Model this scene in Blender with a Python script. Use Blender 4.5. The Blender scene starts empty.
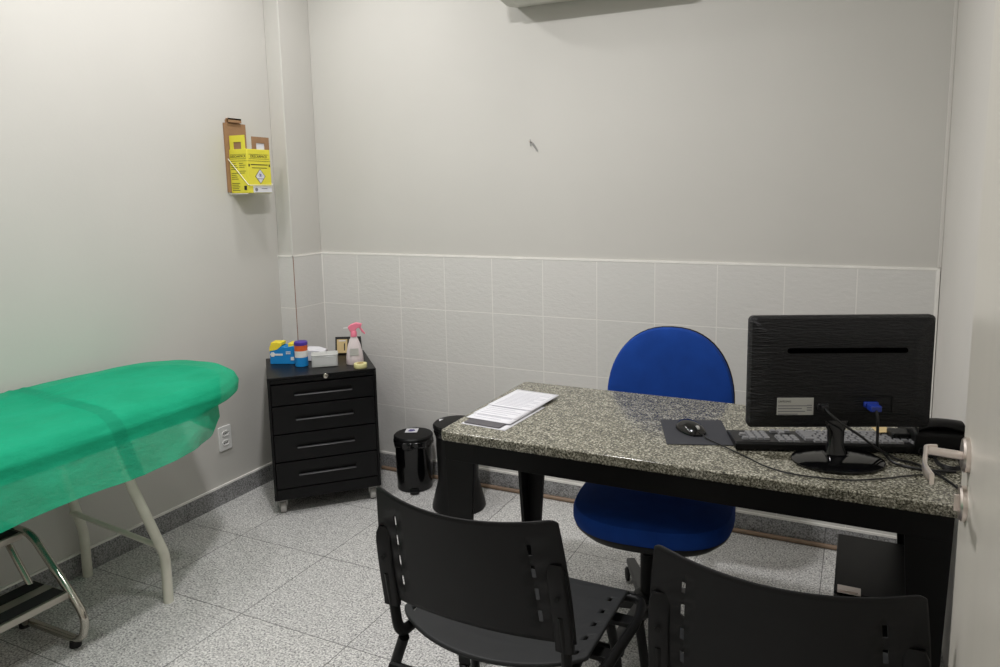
import bpy, bmesh, math, random
from mathutils import Vector, Matrix, noise
random.seed(7)
PI = math.pi
scene = bpy.context.scene
COL = scene.collection

# ------------------------------------------------------------------ materials
def lin(c):
    c = c / 255.0
    return c / 12.92 if c <= 0.04045 else ((c + 0.055) / 1.055) ** 2.4
def L3(r, g, b): return (lin(r), lin(g), lin(b), 1.0)

class NT:
    def __init__(s, name):
        s.m = bpy.data.materials.new(name); s.m.use_nodes = True
        s.t = s.m.node_tree; s.b = s.t.nodes['Principled BSDF']
    def n(s, typ, **kw):
        x = s.t.nodes.new(typ)
        for k, v in kw.items():
            if k.startswith('_'): setattr(x, k[1:], v)
            else: x.inputs[k.replace('__', ' ')].default_value = v
        return x
    def l(s, a, b): s.t.links.new(a, b)
    def coord(s, scale=(1, 1, 1), rot=(0, 0, 0), loc=(0, 0, 0), kind='Object'):
        tc = s.n('ShaderNodeTexCoord'); mp = s.n('ShaderNodeMapping')
        mp.inputs['Scale'].default_value = scale; mp.inputs['Rotation'].default_value = rot
        mp.inputs['Location'].default_value = loc
        s.l(tc.outputs[kind], mp.inputs['Vector']); return mp.outputs['Vector']
    def noise(s, vec, scale, detail=3, rough=.5):
        x = s.n('ShaderNodeTexNoise', Scale=scale, Detail=detail, Roughness=rough); s.l(vec, x.inputs['Vector'])
        return x.outputs['Fac']
    def ramp(s, fac, stops, interp='LINEAR'):
        r = s.n('ShaderNodeValToRGB'); r.color_ramp.interpolation = interp
        el = r.color_ramp.elements
        while len(el) < len(stops): el.new(.5)
        for e, (p, c) in zip(el, stops): e.position = p; e.color = c
        s.l(fac, r.inputs['Fac']); return r.outputs['Color']
    def mix(s, fac, a, b, mode='MIX'):
        x = s.n('ShaderNodeMix', _data_type='RGBA', _blend_type=mode)
        for v, i in ((fac, 0), (a, 6), (b, 7)):
            if hasattr(v, 'links') or hasattr(v, 'is_output'): s.l(v, x.inputs[i])
            else: x.inputs[i].default_value = v
        return x.outputs[2]
    def bump(s, h, strength=.3, dist=.001):
        x = s.n('ShaderNodeBump', Strength=strength, Distance=dist); s.l(h, x.inputs['Height'])
        s.l(x.outputs['Normal'], s.b.inputs['Normal'])

def mat(name, col, rough=.5, metal=0, var=.06, scale=18, bump=0, bscale=300, stretch=(1, 1, 1), spec=.5, coat=0, trans=0, alpha=1):
    s = NT(name)
    v = s.coord(stretch)
    f = s.noise(v, scale)
    a = tuple(c * (1 - var) for c in col[:3]) + (1,); b = tuple(min(1, c * (1 + var)) for c in col[:3]) + (1,)
    s.l(s.ramp(f, [(.3, a), (.7, b)]), s.b.inputs['Base Color'])
    s.b.inputs['Roughness'].default_value = rough; s.b.inputs['Metallic'].default_value = metal
    s.b.inputs['Specular IOR Level'].default_value = spec
    s.b.inputs['Coat Weight'].default_value = coat
    s.b.inputs['Transmission Weight'].default_value = trans
    s.b.inputs['Alpha'].default_value = alpha
    if bump: s.bump(s.noise(v, bscale, 2), bump, .001)
    return s.m

def wallpaint(name, col):
    s = NT(name); v = s.coord()
    f = s.noise(v, 1.6, 3)
    s.l(s.ramp(f, [(.3, tuple(c * .97 for c in col[:3]) + (1,)), (.7, tuple(c * 1.02 for c in col[:3]) + (1,))]), s.b.inputs['Base Color'])
    s.b.inputs['Roughness'].default_value = .55
    s.b.inputs['Specular IOR Level'].default_value = .35
    s.bump(s.noise(v, 60, 3), .12, .002); return s.m

def wall_tiles(name, axis, off, zoff, size=.258):
    """relief dado tiles with pale grout; axis 0: across x, 1: across y"""
    s = NT(name)
    tc = s.n('ShaderNodeTexCoord'); sp = s.n('ShaderNodeSeparateXYZ'); s.l(tc.outputs['Object'], sp.inputs[0])
    cb = s.n('ShaderNodeCombineXYZ'); s.l(sp.outputs[axis], cb.inputs[0]); s.l(sp.outputs[2], cb.inputs[1])
    mp = s.n('ShaderNodeMapping'); mp.inputs['Location'].default_value = (-off + 10 * size, -zoff + 10 * size, 0)
    s.l(cb.outputs[0], mp.inputs['Vector'])
    br = s.n('ShaderNodeTexBrick', _offset=0.0, _squash=1.0, Scale=1.0)
    br.inputs['Brick Width'].default_value = size; br.inputs['Row Height'].default_value = size
    br.inputs['Mortar Size'].default_value = .0022; br.inputs['Mortar Smooth'].default_value = .25
    br.inputs['Color1'].default_value = L3(213, 212, 208); br.inputs['Color2'].default_value = L3(217, 215, 211)
    br.inputs['Mortar'].default_value = L3(234, 232, 227)
    s.l(mp.outputs['Vector'], br.inputs['Vector'])
    v2 = s.coord((1, 1, 1.9)); f = s.noise(v2, 34, 6, .6)
    c = s.mix(.5, br.outputs['Color'], s.ramp(f, [(.3, L3(196, 196, 190)), (.7, L3(206, 206, 202))]), 'MULTIPLY')
    c2 = s.mix(.18, br.outputs['Color'], c)
    s.l(c2, s.b.inputs['Base Color'])
    s.b.inputs['Roughness'].default_value = .55
    m = s.n('ShaderNodeMath', _operation='MULTIPLY'); 
    inv = s.n('ShaderNodeMath', _operation='SUBTRACT'); inv.inputs[0].default_value = 1; s.l(br.outputs['Fac'], inv.inputs[1])
    s.l(inv.outputs[0], m.inputs[0]); s.l(f, m.inputs[1])
    s.bump(m.outputs[0], .3, .005); return s.m

def granite(name, stops, scale=190, rough=.35, grid=None, bumpy=0, big=.12):
    s = NT(name); v = s.coord()
    f1 = s.noise(v, scale, 4, .72); f2 = s.noise(v, scale * .22, 2, .5)
    f3 = s.n('ShaderNodeMath', _operation='MULTIPLY_ADD'); s.l(f2, f3.inputs[0]); f3.inputs[1].default_value = big
    s.l(f1, f3.inputs[2])
    c = s.ramp(f3.outputs[0], stops)
    if grid:
        x0, y0, p = grid
        mp = s.coord((1, 1, 1), loc=(-x0 + 20 * p, -y0 + 20 * .425, 0))
        br = s.n('ShaderNodeTexBrick', _offset=0.0, _squash=1.0, Scale=1.0)
        br.inputs['Brick Width'].default_value = p; br.inputs['Row Height'].default_value = .425
        br.inputs['Mortar Size'].default_value = .0018; br.inputs['Mortar Smooth'].default_value = .1
        br.inputs['Color1'].default_value = (.93, .93, .93, 1); br.inputs['Color2'].default_value = (1.0, 1.0, .99, 1)
        br.inputs['Mortar'].default_value = (.30, .30, .30, 1)
        s.l(mp, br.inputs['Vector'])
        c = s.mix(1.0, c, br.outputs['Color'], 'MULTIPLY')
    s.l(c, s.b.inputs['Base Color']); s.b.inputs['Roughness'].default_value = rough
    if bumpy: s.bump(f1, bumpy, .001)
    return s.m

def G(v): return L3(v, v, v)
M = {}
M['wall'] = wallpaint('wall_paint_grey', L3(200, 198, 192))
M['wall_white'] = wallpaint('wall_paint_white', L3(209, 206, 200))
M['ceil'] = wallpaint('ceiling_paint', L3(232, 231, 226))
M['tile_x'] = wall_tiles('relief_tile_back', 0, .228, .087)
M['tile_y'] = wall_tiles('relief_tile_column', 1, -.21, .087)
M['tile_f'] = wall_tiles('relief_tile_column_front', 0, -.258, .087)
M['grout'] = mat('pale_grout', L3(234, 232, 226), .7)
M['brown_grout'] = mat('brown_grout', L3(150, 118, 104), .8)
M['floor'] = granite('grey_granite_floor', [(.41, G(84)), (.48, G(146)), (.55, L3(194, 193, 191)), (.66, L3(236, 235, 232))], 150, .42, (.228, -1.287, .45))
M['base'] = granite('grey_granite_skirting', [(.40, G(72)), (.48, G(106)), (.56, L3(140, 140, 140)), (.68, G(168))], 160, .4)
M['desk_stone'] = granite('olive_granite', [(.46, L3(38, 38, 32)), (.54, L3(86, 84, 72)), (.62, L3(124, 121, 106)), (.72, L3(186, 183, 168))], 175, .16, None, 0, .18)
M['pipe'] = mat('brown_pipe', L3(136, 114, 94), .5, var=.12, scale=6)
M['black_metal'] = mat('black_painted_metal', L3(9, 9, 9), .5, spec=.22, var=.15)
M['cab_black'] = mat('black_powder_coat', L3(12, 12, 13), .36, spec=.22, var=.12, bump=.05, bscale=500)
M['black_plastic'] = mat('black_plastic', L3(15, 15, 15), .42, spec=.22, var=.1, bump=.08, bscale=600)
M['shell'] = mat('black_shell_plastic', L3(19, 19, 20), .5, spec=.22, var=.08, bump=.1, bscale=700)
M['seat_shell'] = mat('charcoal_seat_plastic', L3(40, 41, 42), .55, spec=.22, var=.06, bump=.1, bscale=700)
M['gloss_black'] = mat('gloss_black_plastic', L3(8, 8, 9), .12, var=.1)
M['bag'] = mat('black_bin_bag', L3(18, 18, 19), .22, bump=.6, bscale=60)
M['blue'] = mat('blue_fabric', L3(20, 62, 142), .85, var=.1, bump=.25, bscale=900, spec=.2)
M['cream_metal'] = mat('cream_painted_steel', L3(214, 213, 198), .35)
M['chrome'] = mat('chrome', L3(190, 186, 176), .18, 1, var=.05)
M['steel'] = mat('brushed_steel', L3(226, 216, 210), .28, 1, var=.05)
M['alu'] = mat('aluminium_trim', L3(180, 175, 165), .35, .9)
M['rubber'] = mat('black_rubber', L3(22, 22, 22), .8, bump=.3, bscale=250)
M['white_plastic'] = mat('white_plastic', L3(225, 225, 222), .35, var=.02)
M['grey_castor'] = mat('grey_castor', L3(176, 174, 170), .4)
M['paper'] = mat('white_paper', L3(214, 214, 218), .8, var=.015, scale=8)
M['ink'] = mat('grey_print', L3(120, 120, 124), .8)
M['ink_pale'] = mat('pale_grey_print', L3(168, 169, 178), .8)
M['lip'] = mat('steel_lip_highlight', L3(96, 96, 98), .35, .6)  # pale tone puts the reflected highlight of the drawer lip into its colour
M['ink_dark'] = mat('black_print', L3(28, 28, 30), .7)
M['clip'] = mat('dark_grey_card', L3(82, 80, 84), .5)
M['yellow'] = mat('yellow_card', L3(222, 212, 62), .6, var=.03)
M['brown_card'] = mat('brown_cardboard', L3(150, 116, 84), .85, var=.06, scale=40)
M['white_wire'] = mat('white_coated_wire', L3(232, 228, 214), .4)
M['violet_ink'] = mat('violet_print', L3(90, 84, 140), .7)
M['light_blue'] = mat('bright_blue_card', L3(20, 132, 202), .5, var=.05)
M['yellow_soft'] = mat('soft_yellow', L3(238, 216, 60), .6)
M['purple'] = mat('purple_plastic', L3(76, 50, 150), .4)
M['orange'] = mat('orange_label', L3(214, 96, 40), .5)
M['pink'] = mat('pink_plastic', L3(232, 128, 150), .4)
M['tape_c'] = mat('pale_yellow_tape', L3(214, 208, 150), .5)
M['black_card'] = mat('black_card', L3(24, 24, 24), .6)
M['kraft'] = mat('tan_paper', L3(204, 180, 130), .7)
M['cool_blue'] = mat('blue_connector', L3(28, 52, 140), .4)
M['cable'] = mat('black_cable', L3(16, 16, 17), .4)
M['door'] = mat('white_laminate_door', L3(196, 192, 182), .28, var=.03, scale=5, stretch=(3, 3, .25))
M['label_grey'] = mat('pale_grey_label', L3(186, 186, 180), .5)
M['pad'] = mat('green_vinyl', L3(40, 150, 120), .5)
M['dark_hole'] = mat('dark_socket', L3(40, 40, 40), .7)
M['grey_leg'] = mat('dark_grey_nylon', L3(52, 52, 52), .45)
M['key'] = mat('key_plastic', L3(120, 120, 121), .5, var=.05)
M['pad_cloth'] = mat('dark_mouse_mat', L3(50, 51, 56), .8, bump=.2, bscale=900)
M['ac_white'] = mat('ac_white_plastic', L3(205, 203, 194), .4)

def clear_mat(name, col, alpha, rough=.15):
    return mat(name, col, rough, var=.03, alpha=alpha)
M['clear_pink'] = clear_mat('cloudy_bottle', L3(232, 222, 222), .82, .3)
M['clear_box'] = clear_mat('cloudy_clear_plastic', L3(222, 224, 220), .6, .2)

def sheet_mat():
    """thin green non-woven cloth, one layer; two layers where the sheets overlap"""
    s = NT('green_nonwoven_sheet'); v = s.coord()
    f = s.noise(v, 500, 2); g = s.noise(v, 7, 4)
    tc = s.n('ShaderNodeTexCoord'); sp = s.n('ShaderNodeSeparateXYZ'); s.l(tc.outputs['Object'], sp.inputs[0])
    def M_(op, a, b, c=None):
        x = s.n('ShaderNodeMath', _operation=op)
        for k, q in enumerate((a, b, c)):
            if q is None: continue
            if isinstance(q, (int, float)): x.inputs[k].default_value = q
            else: s.l(q, x.inputs[k])
        return x.outputs[0]
    line = M_('ADD', M_('MULTIPLY_ADD', sp.outputs[0], .12, sp.outputs[1]), M_('MULTIPLY_ADD', sp.outputs[2], .15, 1.403))
    d = M_('ABSOLUTE', line, 0)
    band = s.n('ShaderNodeMapRange'); s.l(d, band.inputs['Value'])
    for k, q in (('From Min', .020), ('From Max', .026), ('To Min', 1.0), ('To Max', 0.0)): band.inputs[k].default_value = q
    bm_ = band.outputs['Result']
    c = s.ramp(g, [(.3, L3(16, 176, 130)), (.7, L3(28, 190, 144))])
    c = s.mix(bm_, c, L3(12, 156, 116))
    s.l(c, s.b.inputs['Base Color']); s.b.inputs['Roughness'].default_value = .75
    s.b.inputs['Specular IOR Level'].default_value = .25
    tr = s.n('ShaderNodeBsdfTranslucent'); s.l(c, tr.inputs['Color'])
    mx = s.n('ShaderNodeMixShader'); mx.inputs[0].default_value = .22
    s.l(s.b.outputs[0], mx.inputs[1]); s.l(tr.outputs[0], mx.inputs[2])
    tp = s.n('ShaderNodeBsdfTransparent'); mx2 = s.n('ShaderNodeMixShader')
    al = s.n('ShaderNodeMapRange'); s.l(bm_, al.inputs['Value']); al.inputs['To Min'].default_value = .27; al.inputs['To Max'].default_value = .08
    s.l(al.outputs['Result'], mx2.inputs[0])
    s.l(mx.outputs[0], mx2.inputs[1]); s.l(tp.outputs[0], mx2.inputs[2])
    s.l(mx2.outputs[0], s.t.nodes['Material Output'].inputs['Surface'])
    w1 = s.noise(s.coord((1, .5, 1)), 22, 5, .6); h = M_('ADD', M_('MULTIPLY', w1, 1.0), M_('MULTIPLY', f, .05))
    s.bump(h, .65, .014); return s.m
M['sheet'] = sheet_mat()

def monitor_mat():
    s = NT('textured_black_monitor_back'); v = s.coord((1, 1, 7))
    f = s.noise(v, 30, 4, .6)
    s.b.inputs['Base Color'].default_value = L3(22, 22, 23); s.b.inputs['Roughness'].default_value = .38
    s.l(s.ramp(f, [(.3, L3(22, 22, 23)), (.7, L3(29, 29, 30))]), s.b.inputs['Base Color'])
    s.b.inputs['Specular IOR Level'].default_value = .25
    s.bump(f, 1.0, .005); return s.m
M['monitor'] = monitor_mat()

def emit_mat(name, col, st):
    s = NT(name); s.b.inputs['Base Color'].default_value = col
    s.b.inputs['Emission Color'].default_value = col; s.b.inputs['Emission Strength'].default_value = st
    f = s.noise(s.coord(), 3); s.l(s.ramp(f, [(.3, col), (.7, (1, 1, 1, 1))]), s.b.inputs['Emission Color'])
    return s.m
M['lamp'] = emit_mat('lamp_diffuser', (1, .98, .94, 1), 6)

# ------------------------------------------------------------------ geometry helpers
def bx(bm, x0, x1, y0, y1, z0, z1):
    vs = [bm.verts.new((x, y, z)) for x in (x0, x1) for y in (y0, y1) for z in (z0, z1)]
    for f in ((0, 1, 3, 2), (4, 6, 7, 5), (0, 4, 5, 1), (2, 3, 7, 6), (0, 2, 6, 4), (1, 5, 7, 3)):
        bm.faces.new([vs[i] for i in f])
    return vs
def prism(bm, pts, z0, z1, T=None):
    T = T or Matrix()
    a = [bm.verts.new(T @ Vector((x, y, z0))) for x, y in pts]; b = [bm.verts.new(T @ Vector((x, y, z1))) for x, y in pts]
    n = len(pts); bm.faces.new(a[::-1]); bm.faces.new(b)
    for i in range(n): bm.faces.new((a[i], a[(i + 1) % n], b[(i + 1) % n], b[i]))
    return a + b
def loft(bm, rings, cap=True, closed=True):
    R = [[bm.verts.new(p) for p in r] for r in rings]; n = len(R[0])
    for a, b in zip(R, R[1:]):
        for i in range(n if closed else n - 1):
            bm.faces.new((a[i], a[(i + 1) % n], b[(i + 1) % n], b[i]))
    if cap: bm.faces.new(R[0][::-1]); bm.faces.new(R[-1])
    return R
def circ(r, n=24, cx=0, cy=0, z=0, ry=None): return [Vector((cx + r * math.cos(2 * PI * i / n), cy + (ry or r) * math.sin(2 * PI * i / n), z)) for i in range(n)]
def lathe(bm, prof, n=28, T=None, cx=0, cy=0):
    T = T or Matrix()
    loft(bm, [[T @ (v + Vector((0, 0, 0))) for v in circ(max(r, 1e-4), n, cx, cy, z)] for r, z in prof])
def cyl(bm, p, q, r, n=16, r2=None):
    p, q = Vector(p), Vector(q); d = q - p
    T = Matrix.Translation(p) @ d.to_track_quat('Z', 'Y').to_matrix().to_4x4()
    lathe(bm, [(r, 0), (r if r2 is None else r2, d.length)], n, T)
def smooth_path(pts, k=8):
    P = [Vector(p) for p in pts]; P = [P[0] * 2 - P[1]] + P + [P[-1] * 2 - P[-2]]; out = []
    for i in range(1, len(P) - 2):
        a, b, c, d = P[i - 1:i + 3]
        for j in range(k):
            t = j / k
            out.append(.5 * ((2 * b) + (c - a) * t + (2 * a - 5 * b + 4 * c - d) * t * t + (3 * b - a - 3 * c + d) * t ** 3))
    out.append(P[-2]); return out
def fillet(pts, r, k=6):
    P = [Vector(p) for p in pts]; out = [P[0]]
    for a, b, c in zip(P, P[1:], P[2:]):
        u, w = (a - b), (c - b); rr = min(r, u.length * .49, w.length * .49)
        s, e = b + u.normalized() * rr, b + w.normalized() * rr
        for j in range(k + 1):
            t = j / k; out.append(s * (1 - t) ** 2 + b * 2 * t * (1 - t) + e * t * t)
    out.append(P[-1]); return out
def tube(bm, pts, r, n=12, flat=1.0, up=None):
    P = [Vector(p) for p in pts]; rings = []; nrm = None
    for i, p in enumerate(P):
        t = (P[min(i + 1, len(P) - 1)] - P[max(i - 1, 0)]).normalized()
        if nrm is None:
            nrm = Vector(up) if up else (Vector((0, 0, 1)) if abs(t.z) < .9 else Vector((1, 0, 0)))
        nrm = (nrm - t * nrm.dot(t)).normalized(); bi = t.cross(nrm)
        rings.append([p + nrm * r * math.cos(2 * PI * j / n) * flat + bi * r * math.sin(2 * PI * j / n) for j in range(n)])
    loft(bm, rings)
def rrect(w, h, r, k=5, cx=0, cy=0):
    out = []
    for sx, sy, a0 in ((1, 1, 0), (-1, 1, 90), (-1, -1, 180), (1, -1, 270)):
        for i in range(k + 1):
            a = math.radians(a0 + 90 * i / k)
            out.append((cx + sx * (w / 2 - r) + r * math.cos(a), cy + sy * (h / 2 - r) + r * math.sin(a)))
    return out
def sheet_grid(bm, us, vs, f, hole=None):
    V = [[bm.verts.new(f(u, v)) for v in vs] for u in us]
    for i in range(len(us) - 1):
        for j in range(len(vs) - 1):
            if hole and hole((us[i] + us[i + 1]) / 2, (vs[j] + vs[j + 1]) / 2): continue
            bm.faces.new((V[i][j], V[i + 1][j], V[i + 1][j + 1], V[i][j + 1]))
    for v in [v for v in bm.verts if not v.link_faces]: bm.verts.remove(v)

def NB(): return bmesh.new()
def world_of(o):
    return o.matrix_basis if o.parent is None else world_of(o.parent) @ o.matrix_basis
def obj(name, bm, m, parent=None, world=False, bevel=0, seg=2, smooth=True, ang=35, solid=0, off=0, sub=0, label=None):
    if world and parent is not None: bmesh.ops.transform(bm, matrix=world_of(parent).inverted(), verts=bm.verts)
    bmesh.ops.recalc_face_normals(bm, faces=bm.faces)
    me = bpy.data.meshes.new(name); bm.to_mesh(me); bm.free()
    if smooth:
        me.polygons.foreach_set('use_smooth', [True] * len(me.polygons)); me.set_sharp_from_angle(angle=math.radians(ang))
    o = bpy.data.objects.new(name, me); COL.objects.link(o)
    for x in (m if isinstance(m, (list, tuple)) else [m]): me.materials.append(x)
    if parent is not None: o.parent = parent
    if solid: k = o.modifiers.new('solid', 'SOLIDIFY'); k.thickness = solid; k.offset = off
    if sub: k = o.modifiers.new('sub', 'SUBSURF'); k.levels = sub; k.render_levels = sub
    if bevel:
        k = o.modifiers.new('bevel', 'BEVEL'); k.width = bevel; k.segments = seg; k.limit_method = 'ANGLE'; k.angle_limit = math.radians(40)
    if label: o['label'] = label
    return o
def tag(o, label, cat, group=None, kind=None):
    if label: o['label'] = label
    if cat: o['category'] = cat
    if group: o['group'] = group
    if kind: o['kind'] = kind
    return o
def thing(name, label, cat, loc=(0, 0, 0), rz=0, group=None):
    o = bpy.data.objects.new(name, None); COL.objects.link(o); o.empty_display_size = .05
    o.matrix_basis = Matrix.Translation(loc) @ Matrix.Rotation(rz, 4, 'Z')
    return tag(o, label, cat, group)
def struct(name, bm, m, **k):
    o = obj(name, bm, m, **k); o['kind'] = 'structure'; return o
def dup(root, loc, label, rz=None):
    def cp(o, par):
        c = o.copy(); COL.objects.link(c)
        if par is not None: c.parent = par
        for ch in [x for x in bpy.data.objects if x.parent == o and x not in made]:
            made.add(cp(ch, c))
        made.add(c); return c
    made = set(); r = cp(root, None)
    r.matrix_basis = Matrix.Translation(loc) @ Matrix.Rotation(rz if rz is not None else root.rotation_euler.z, 4, 'Z')
    r['label'] = label; return r
def text(name, s, size, m, parent, T, depth=.0004):
    """lettering as mesh; T places the text's XY plane in the parent's frame"""
    cu = bpy.data.curves.new(name, 'FONT'); cu.body = s; cu.size = size; cu.align_x = 'CENTER'; cu.align_y = 'CENTER'; cu.extrude = depth / 2
    cu.resolution_u = 2
    t = bpy.data.objects.new('tmp', cu); COL.objects.link(t)
    dg = bpy.context.evaluated_depsgraph_get(); me = bpy.data.meshes.new_from_object(t.evaluated_get(dg))
    bpy.data.objects.remove(t); me.transform(T); me.name = name; me.materials.clear(); me.materials.append(m)
    o = bpy.data.objects.new(name, me); COL.objects.link(o); o.parent = parent; return o
FRONT = Matrix.Rotation(PI / 2, 4, 'X')          # text plane facing -y
def TR(x, y, z): return Matrix.Translation((x, y, z))

# ------------------------------------------------------------------ room
W, XL, YF, H = 2.822, -.099, -2.62, 2.72
PT = .006                                         # tile proud of the paint
b = NB(); bx(b, XL - .15, W + .15, -4.2, .15, -.1, 0); struct('floor', b, M['floor'], smooth=False)
b = NB(); bx(b, XL - .15, W + .15, -4.2, .15, H, H + .1); struct('ceiling', b, M['ceil'], smooth=False)
b = NB(); bx(b, XL - .15, XL, -4.2, PT + .12, 0, H); struct('wall_left', b, M['wall'], smooth=False)
b = NB(); bx(b, XL, W, PT, PT + .12, 0, H); struct('wall_back', b, M['wall'], smooth=False)
b = NB(); bx(b, W, W + .12, -4.2, PT + .12, 0, H); struct('wall_right', b, M['wall_white'], smooth=False)
b = NB(); bx(b, 2.755, W, YF - .10, YF, 0, H); struct('wall_doorpost', b, M['wall_white'], smooth=False)
b = NB(); bx(b, XL, W, -3.75, -3.63, 0, H); struct('wall_front', b, M['wall_white'], smooth=False)
b = NB(); bx(b, XL, -PT, -.21 + PT, PT, 0, H); struct('wall_column', b, M['wall'], smooth=False, bevel=.004)
# dado of relief tiles
ZB, ZT = .087, 1.119
b = NB(); bx(b, 0, W - .002, 0, PT, ZB, ZT); struct('trim_1', b, M['tile_x'], smooth=False)
b = NB(); bx(b, -PT, 0, -.21 + .003, 0, ZB, ZT); struct('trim_2', b, M['tile_y'], smooth=False)
b = NB(); bx(b, XL, -.003, -.21, -.21 + PT, ZB, ZT); struct('trim_3', b, M['tile_f'], smooth=False)
b = NB(); bx(b, -.003, 0, -.21, -.207, ZB, ZT); struct('trim_4', b, M['brown_grout'], smooth=False)
b = NB()
bx(b, -PT, W - .002, -.0015, PT, ZT, ZT + .008); bx(b, -PT, .0015, -.2115, 0, ZT, ZT + .006); bx(b, XL, 0, -.2115, -.204, ZT, ZT + .006)
bx(b, W - .012, W - .003, -.002, PT, ZB, ZT); bx(b, -.001, .003, -.003, .001, ZB, ZT)
struct('trim_5', b, M['grout'], smooth=False)
b = NB(); bx(b, W - .012, W, -.006, PT, ZT + .01, H); struct('trim_6', b, M['wall_white'], smooth=False, bevel=.002)
# granite skirting with open joints
b = NB()
xs = [0.0, .228, .678, 1.128, 1.578, 2.028, 2.478, W]
for a, c in zip(xs, xs[1:]): bx(b, a + .001, c - .001, -.008, PT, 0, ZB - .005)
struct('baseboard_back', b, M['base'], smooth=False)
b = NB(); ys = [-.22, -.437, -.862, -1.287, -1.712, -2.137, YF]
ys = ys[:-1] + [-2.562, -2.987, -3.412, -3.63]
for a, c in zip(ys, ys[1:]): bx(b, XL, XL + .010, c + .001, a - .001, 0, ZB - .004)
struct('baseboard_left', b, M['base'], smooth=False)
b = NB(); bx(b, XL, .006, -.218, -.204, 0, ZB - .005); bx(b, -PT, .006, -.204, -.008, 0, ZB - .005)
struct('baseboard_column', b, M['base'], smooth=False)
b = NB(); bx(b, W - .01, W, YF, -.008, 0, ZB - .004); struct('baseboard_right', b, M['base'], smooth=False)
b = NB(); bx(b, XL, XL + .009, -3.63, -.218, ZB - .004, ZB + .004); bx(b, 0, W, -.006, PT, ZB - .005, ZB + .004)
struct('trim_7', b, M['grout'], smooth=False)
b = NB(); tube(b, smooth_path([(.34, -.018, .0095), (.9, -.020, .0095), (1.5, -.017, .0095), (2.1, -.020, .0095), (2.79, -.019, .0095)]), .0095)
tag(obj('pipe', b, M['pipe']), 'thin brown pipe lying on the floor along the back skirting', 'pipe')

# open door at the right edge
dr = bpy.data.objects.new('door_1', None); COL.objects.link(dr); dr.location = (2.73, -2.6, 0); dr['kind'] = 'structure'
b = NB(); bx(b, 2.715, 2.75, -2.595, -1.70, .008, 2.10); obj('door_leaf', b, M['door'], dr, world=True, bevel=.002)
dh = NB(); lathe(dh, [(.026, 0), (.026, .006), (.023, .009), (.0, .009)], 28, TR(2.715, -1.76, 1.03) @ Matrix.Rotation(-PI / 2, 4, 'Y'))
cyl(dh, (2.71, -1.76, 1.028), (2.662, -1.76, 1.030), .0065)
P = fillet([(2.674, -1.752, 1.030), (2.659, -1.757, 1.030), (2.657, -1.79, 1.031), (2.652, -1.825, 1.026), (2.660, -1.862, 1.024)], .018)
R = []
for i, p in enumerate(P):
    t = (P[min(i + 1, len(P) - 1)] - P[max(i - 1, 0)]).normalized(); s = t.cross(Vector((0, 0, 1))).normalized()
    R.append([p + s * x + Vector((0, 0, z)) for x, z in rrect(.006, .017, .0025, 2)])
loft(dh, R)
obj('door_handle', dh, M['steel'], dr, world=True)
b = NB(); lathe(b, [(.026, 0), (.026, .006), (.023, .009), (.0, .009)], 28, TR(2.715, -1.76, .955) @ Matrix.Rotation(-PI / 2, 4, 'Y'))
bx(b, 2.700, 2.707, -1.763, -1.757, .943, .967)
obj('keyhole_plate', b, M['steel'], dr, world=True)
b = NB(); bx(b, 2.724, 2.741, -1.700, -1.698, .90, 1.10); obj('latch_plate', b, M['steel'], dr, world=True)

# ------------------------------------------------------------------ exam table
et = thing('exam_table', 'cream steel clinic examination table along the left wall under a green sheet', 'exam table', (.25, -1.75, 0))
def foot_tube(pts, r=.017): b = NB(); tube(b, fillet(pts, .03), r, 14); return b
for s, yf in ((1, -1.335), (-1, -2.33)):
    for x, xt in ((.371, .33), (-.070, -.045)):
        o = obj('leg', foot_tube([(x + .008, yf, .0), (x + .008, yf + .002 * s, .175), (xt + .008, yf - .075 * s, .47), (xt + .008, yf - .12 * s, .62)]), M['cream_metal'], et, world=True)
    b = NB(); tube(b, [(-.060, yf - .035 * s, .27), (.364, yf - .014 * s, .215)], .010); obj('cross_bar', b, M['cream_metal'], et, world=True)
b = NB()
for x in (-.045, .33): tube(b, [(x, -1.05, .635), (x, -2.5, .635)], .016)
for y in (-1.05, -1.5, -2.1, -2.5): tube(b, [(-.045, y, .635), (.33, y, .635)], .014)
obj('frame', b, M['cream_metal'], et, world=True)
def outline(pts, n=120, r=.06):
    P = [Vector((x, y, 0)) for x, y in pts]; m = len(P); Q = []
    for i in range(m):
        a, bb, c = P[i - 1], P[i], P[(i + 1) % m]; u, w = a - bb, c - bb
        rr = min(r, u.length * .45, w.length * .45); s_, e_ = bb + u.normalized() * rr, bb + w.normalized() * rr
        for j in range(7): t = j / 6; Q.append(s_ * (1 - t) ** 2 + bb * 2 * t * (1 - t) + e_ * t * t)
    Ls = [0]
    for i in range(len(Q)): Ls.append(Ls[-1] + (Q[(i + 1) % len(Q)] - Q[i]).length)
    out = []; k = 0
    for i in range(n):
        d = Ls[-1] * i / n
        while Ls[k + 1] < d: k += 1
        f = (d - Ls[k]) / max(1e-9, Ls[k + 1] - Ls[k]); out.append(Q[k].lerp(Q[(k + 1) % len(Q)], f))
    return out
YE = -2.50
b = NB()
pr_ = outline([(.49, YE + .02), (.48, -1.21), (.39, -1.04), (.27, -.985), (.10, -.985), (-.055, -1.10), (-.06, YE + .02)], 90, .05)
loft(b, [[Vector((v.x, v.y, z)) for v in pr_] for z in (.655, .665, .75, .762)]); obj('mattress', b, M['pad'], et, world=True, bevel=.01)
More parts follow.
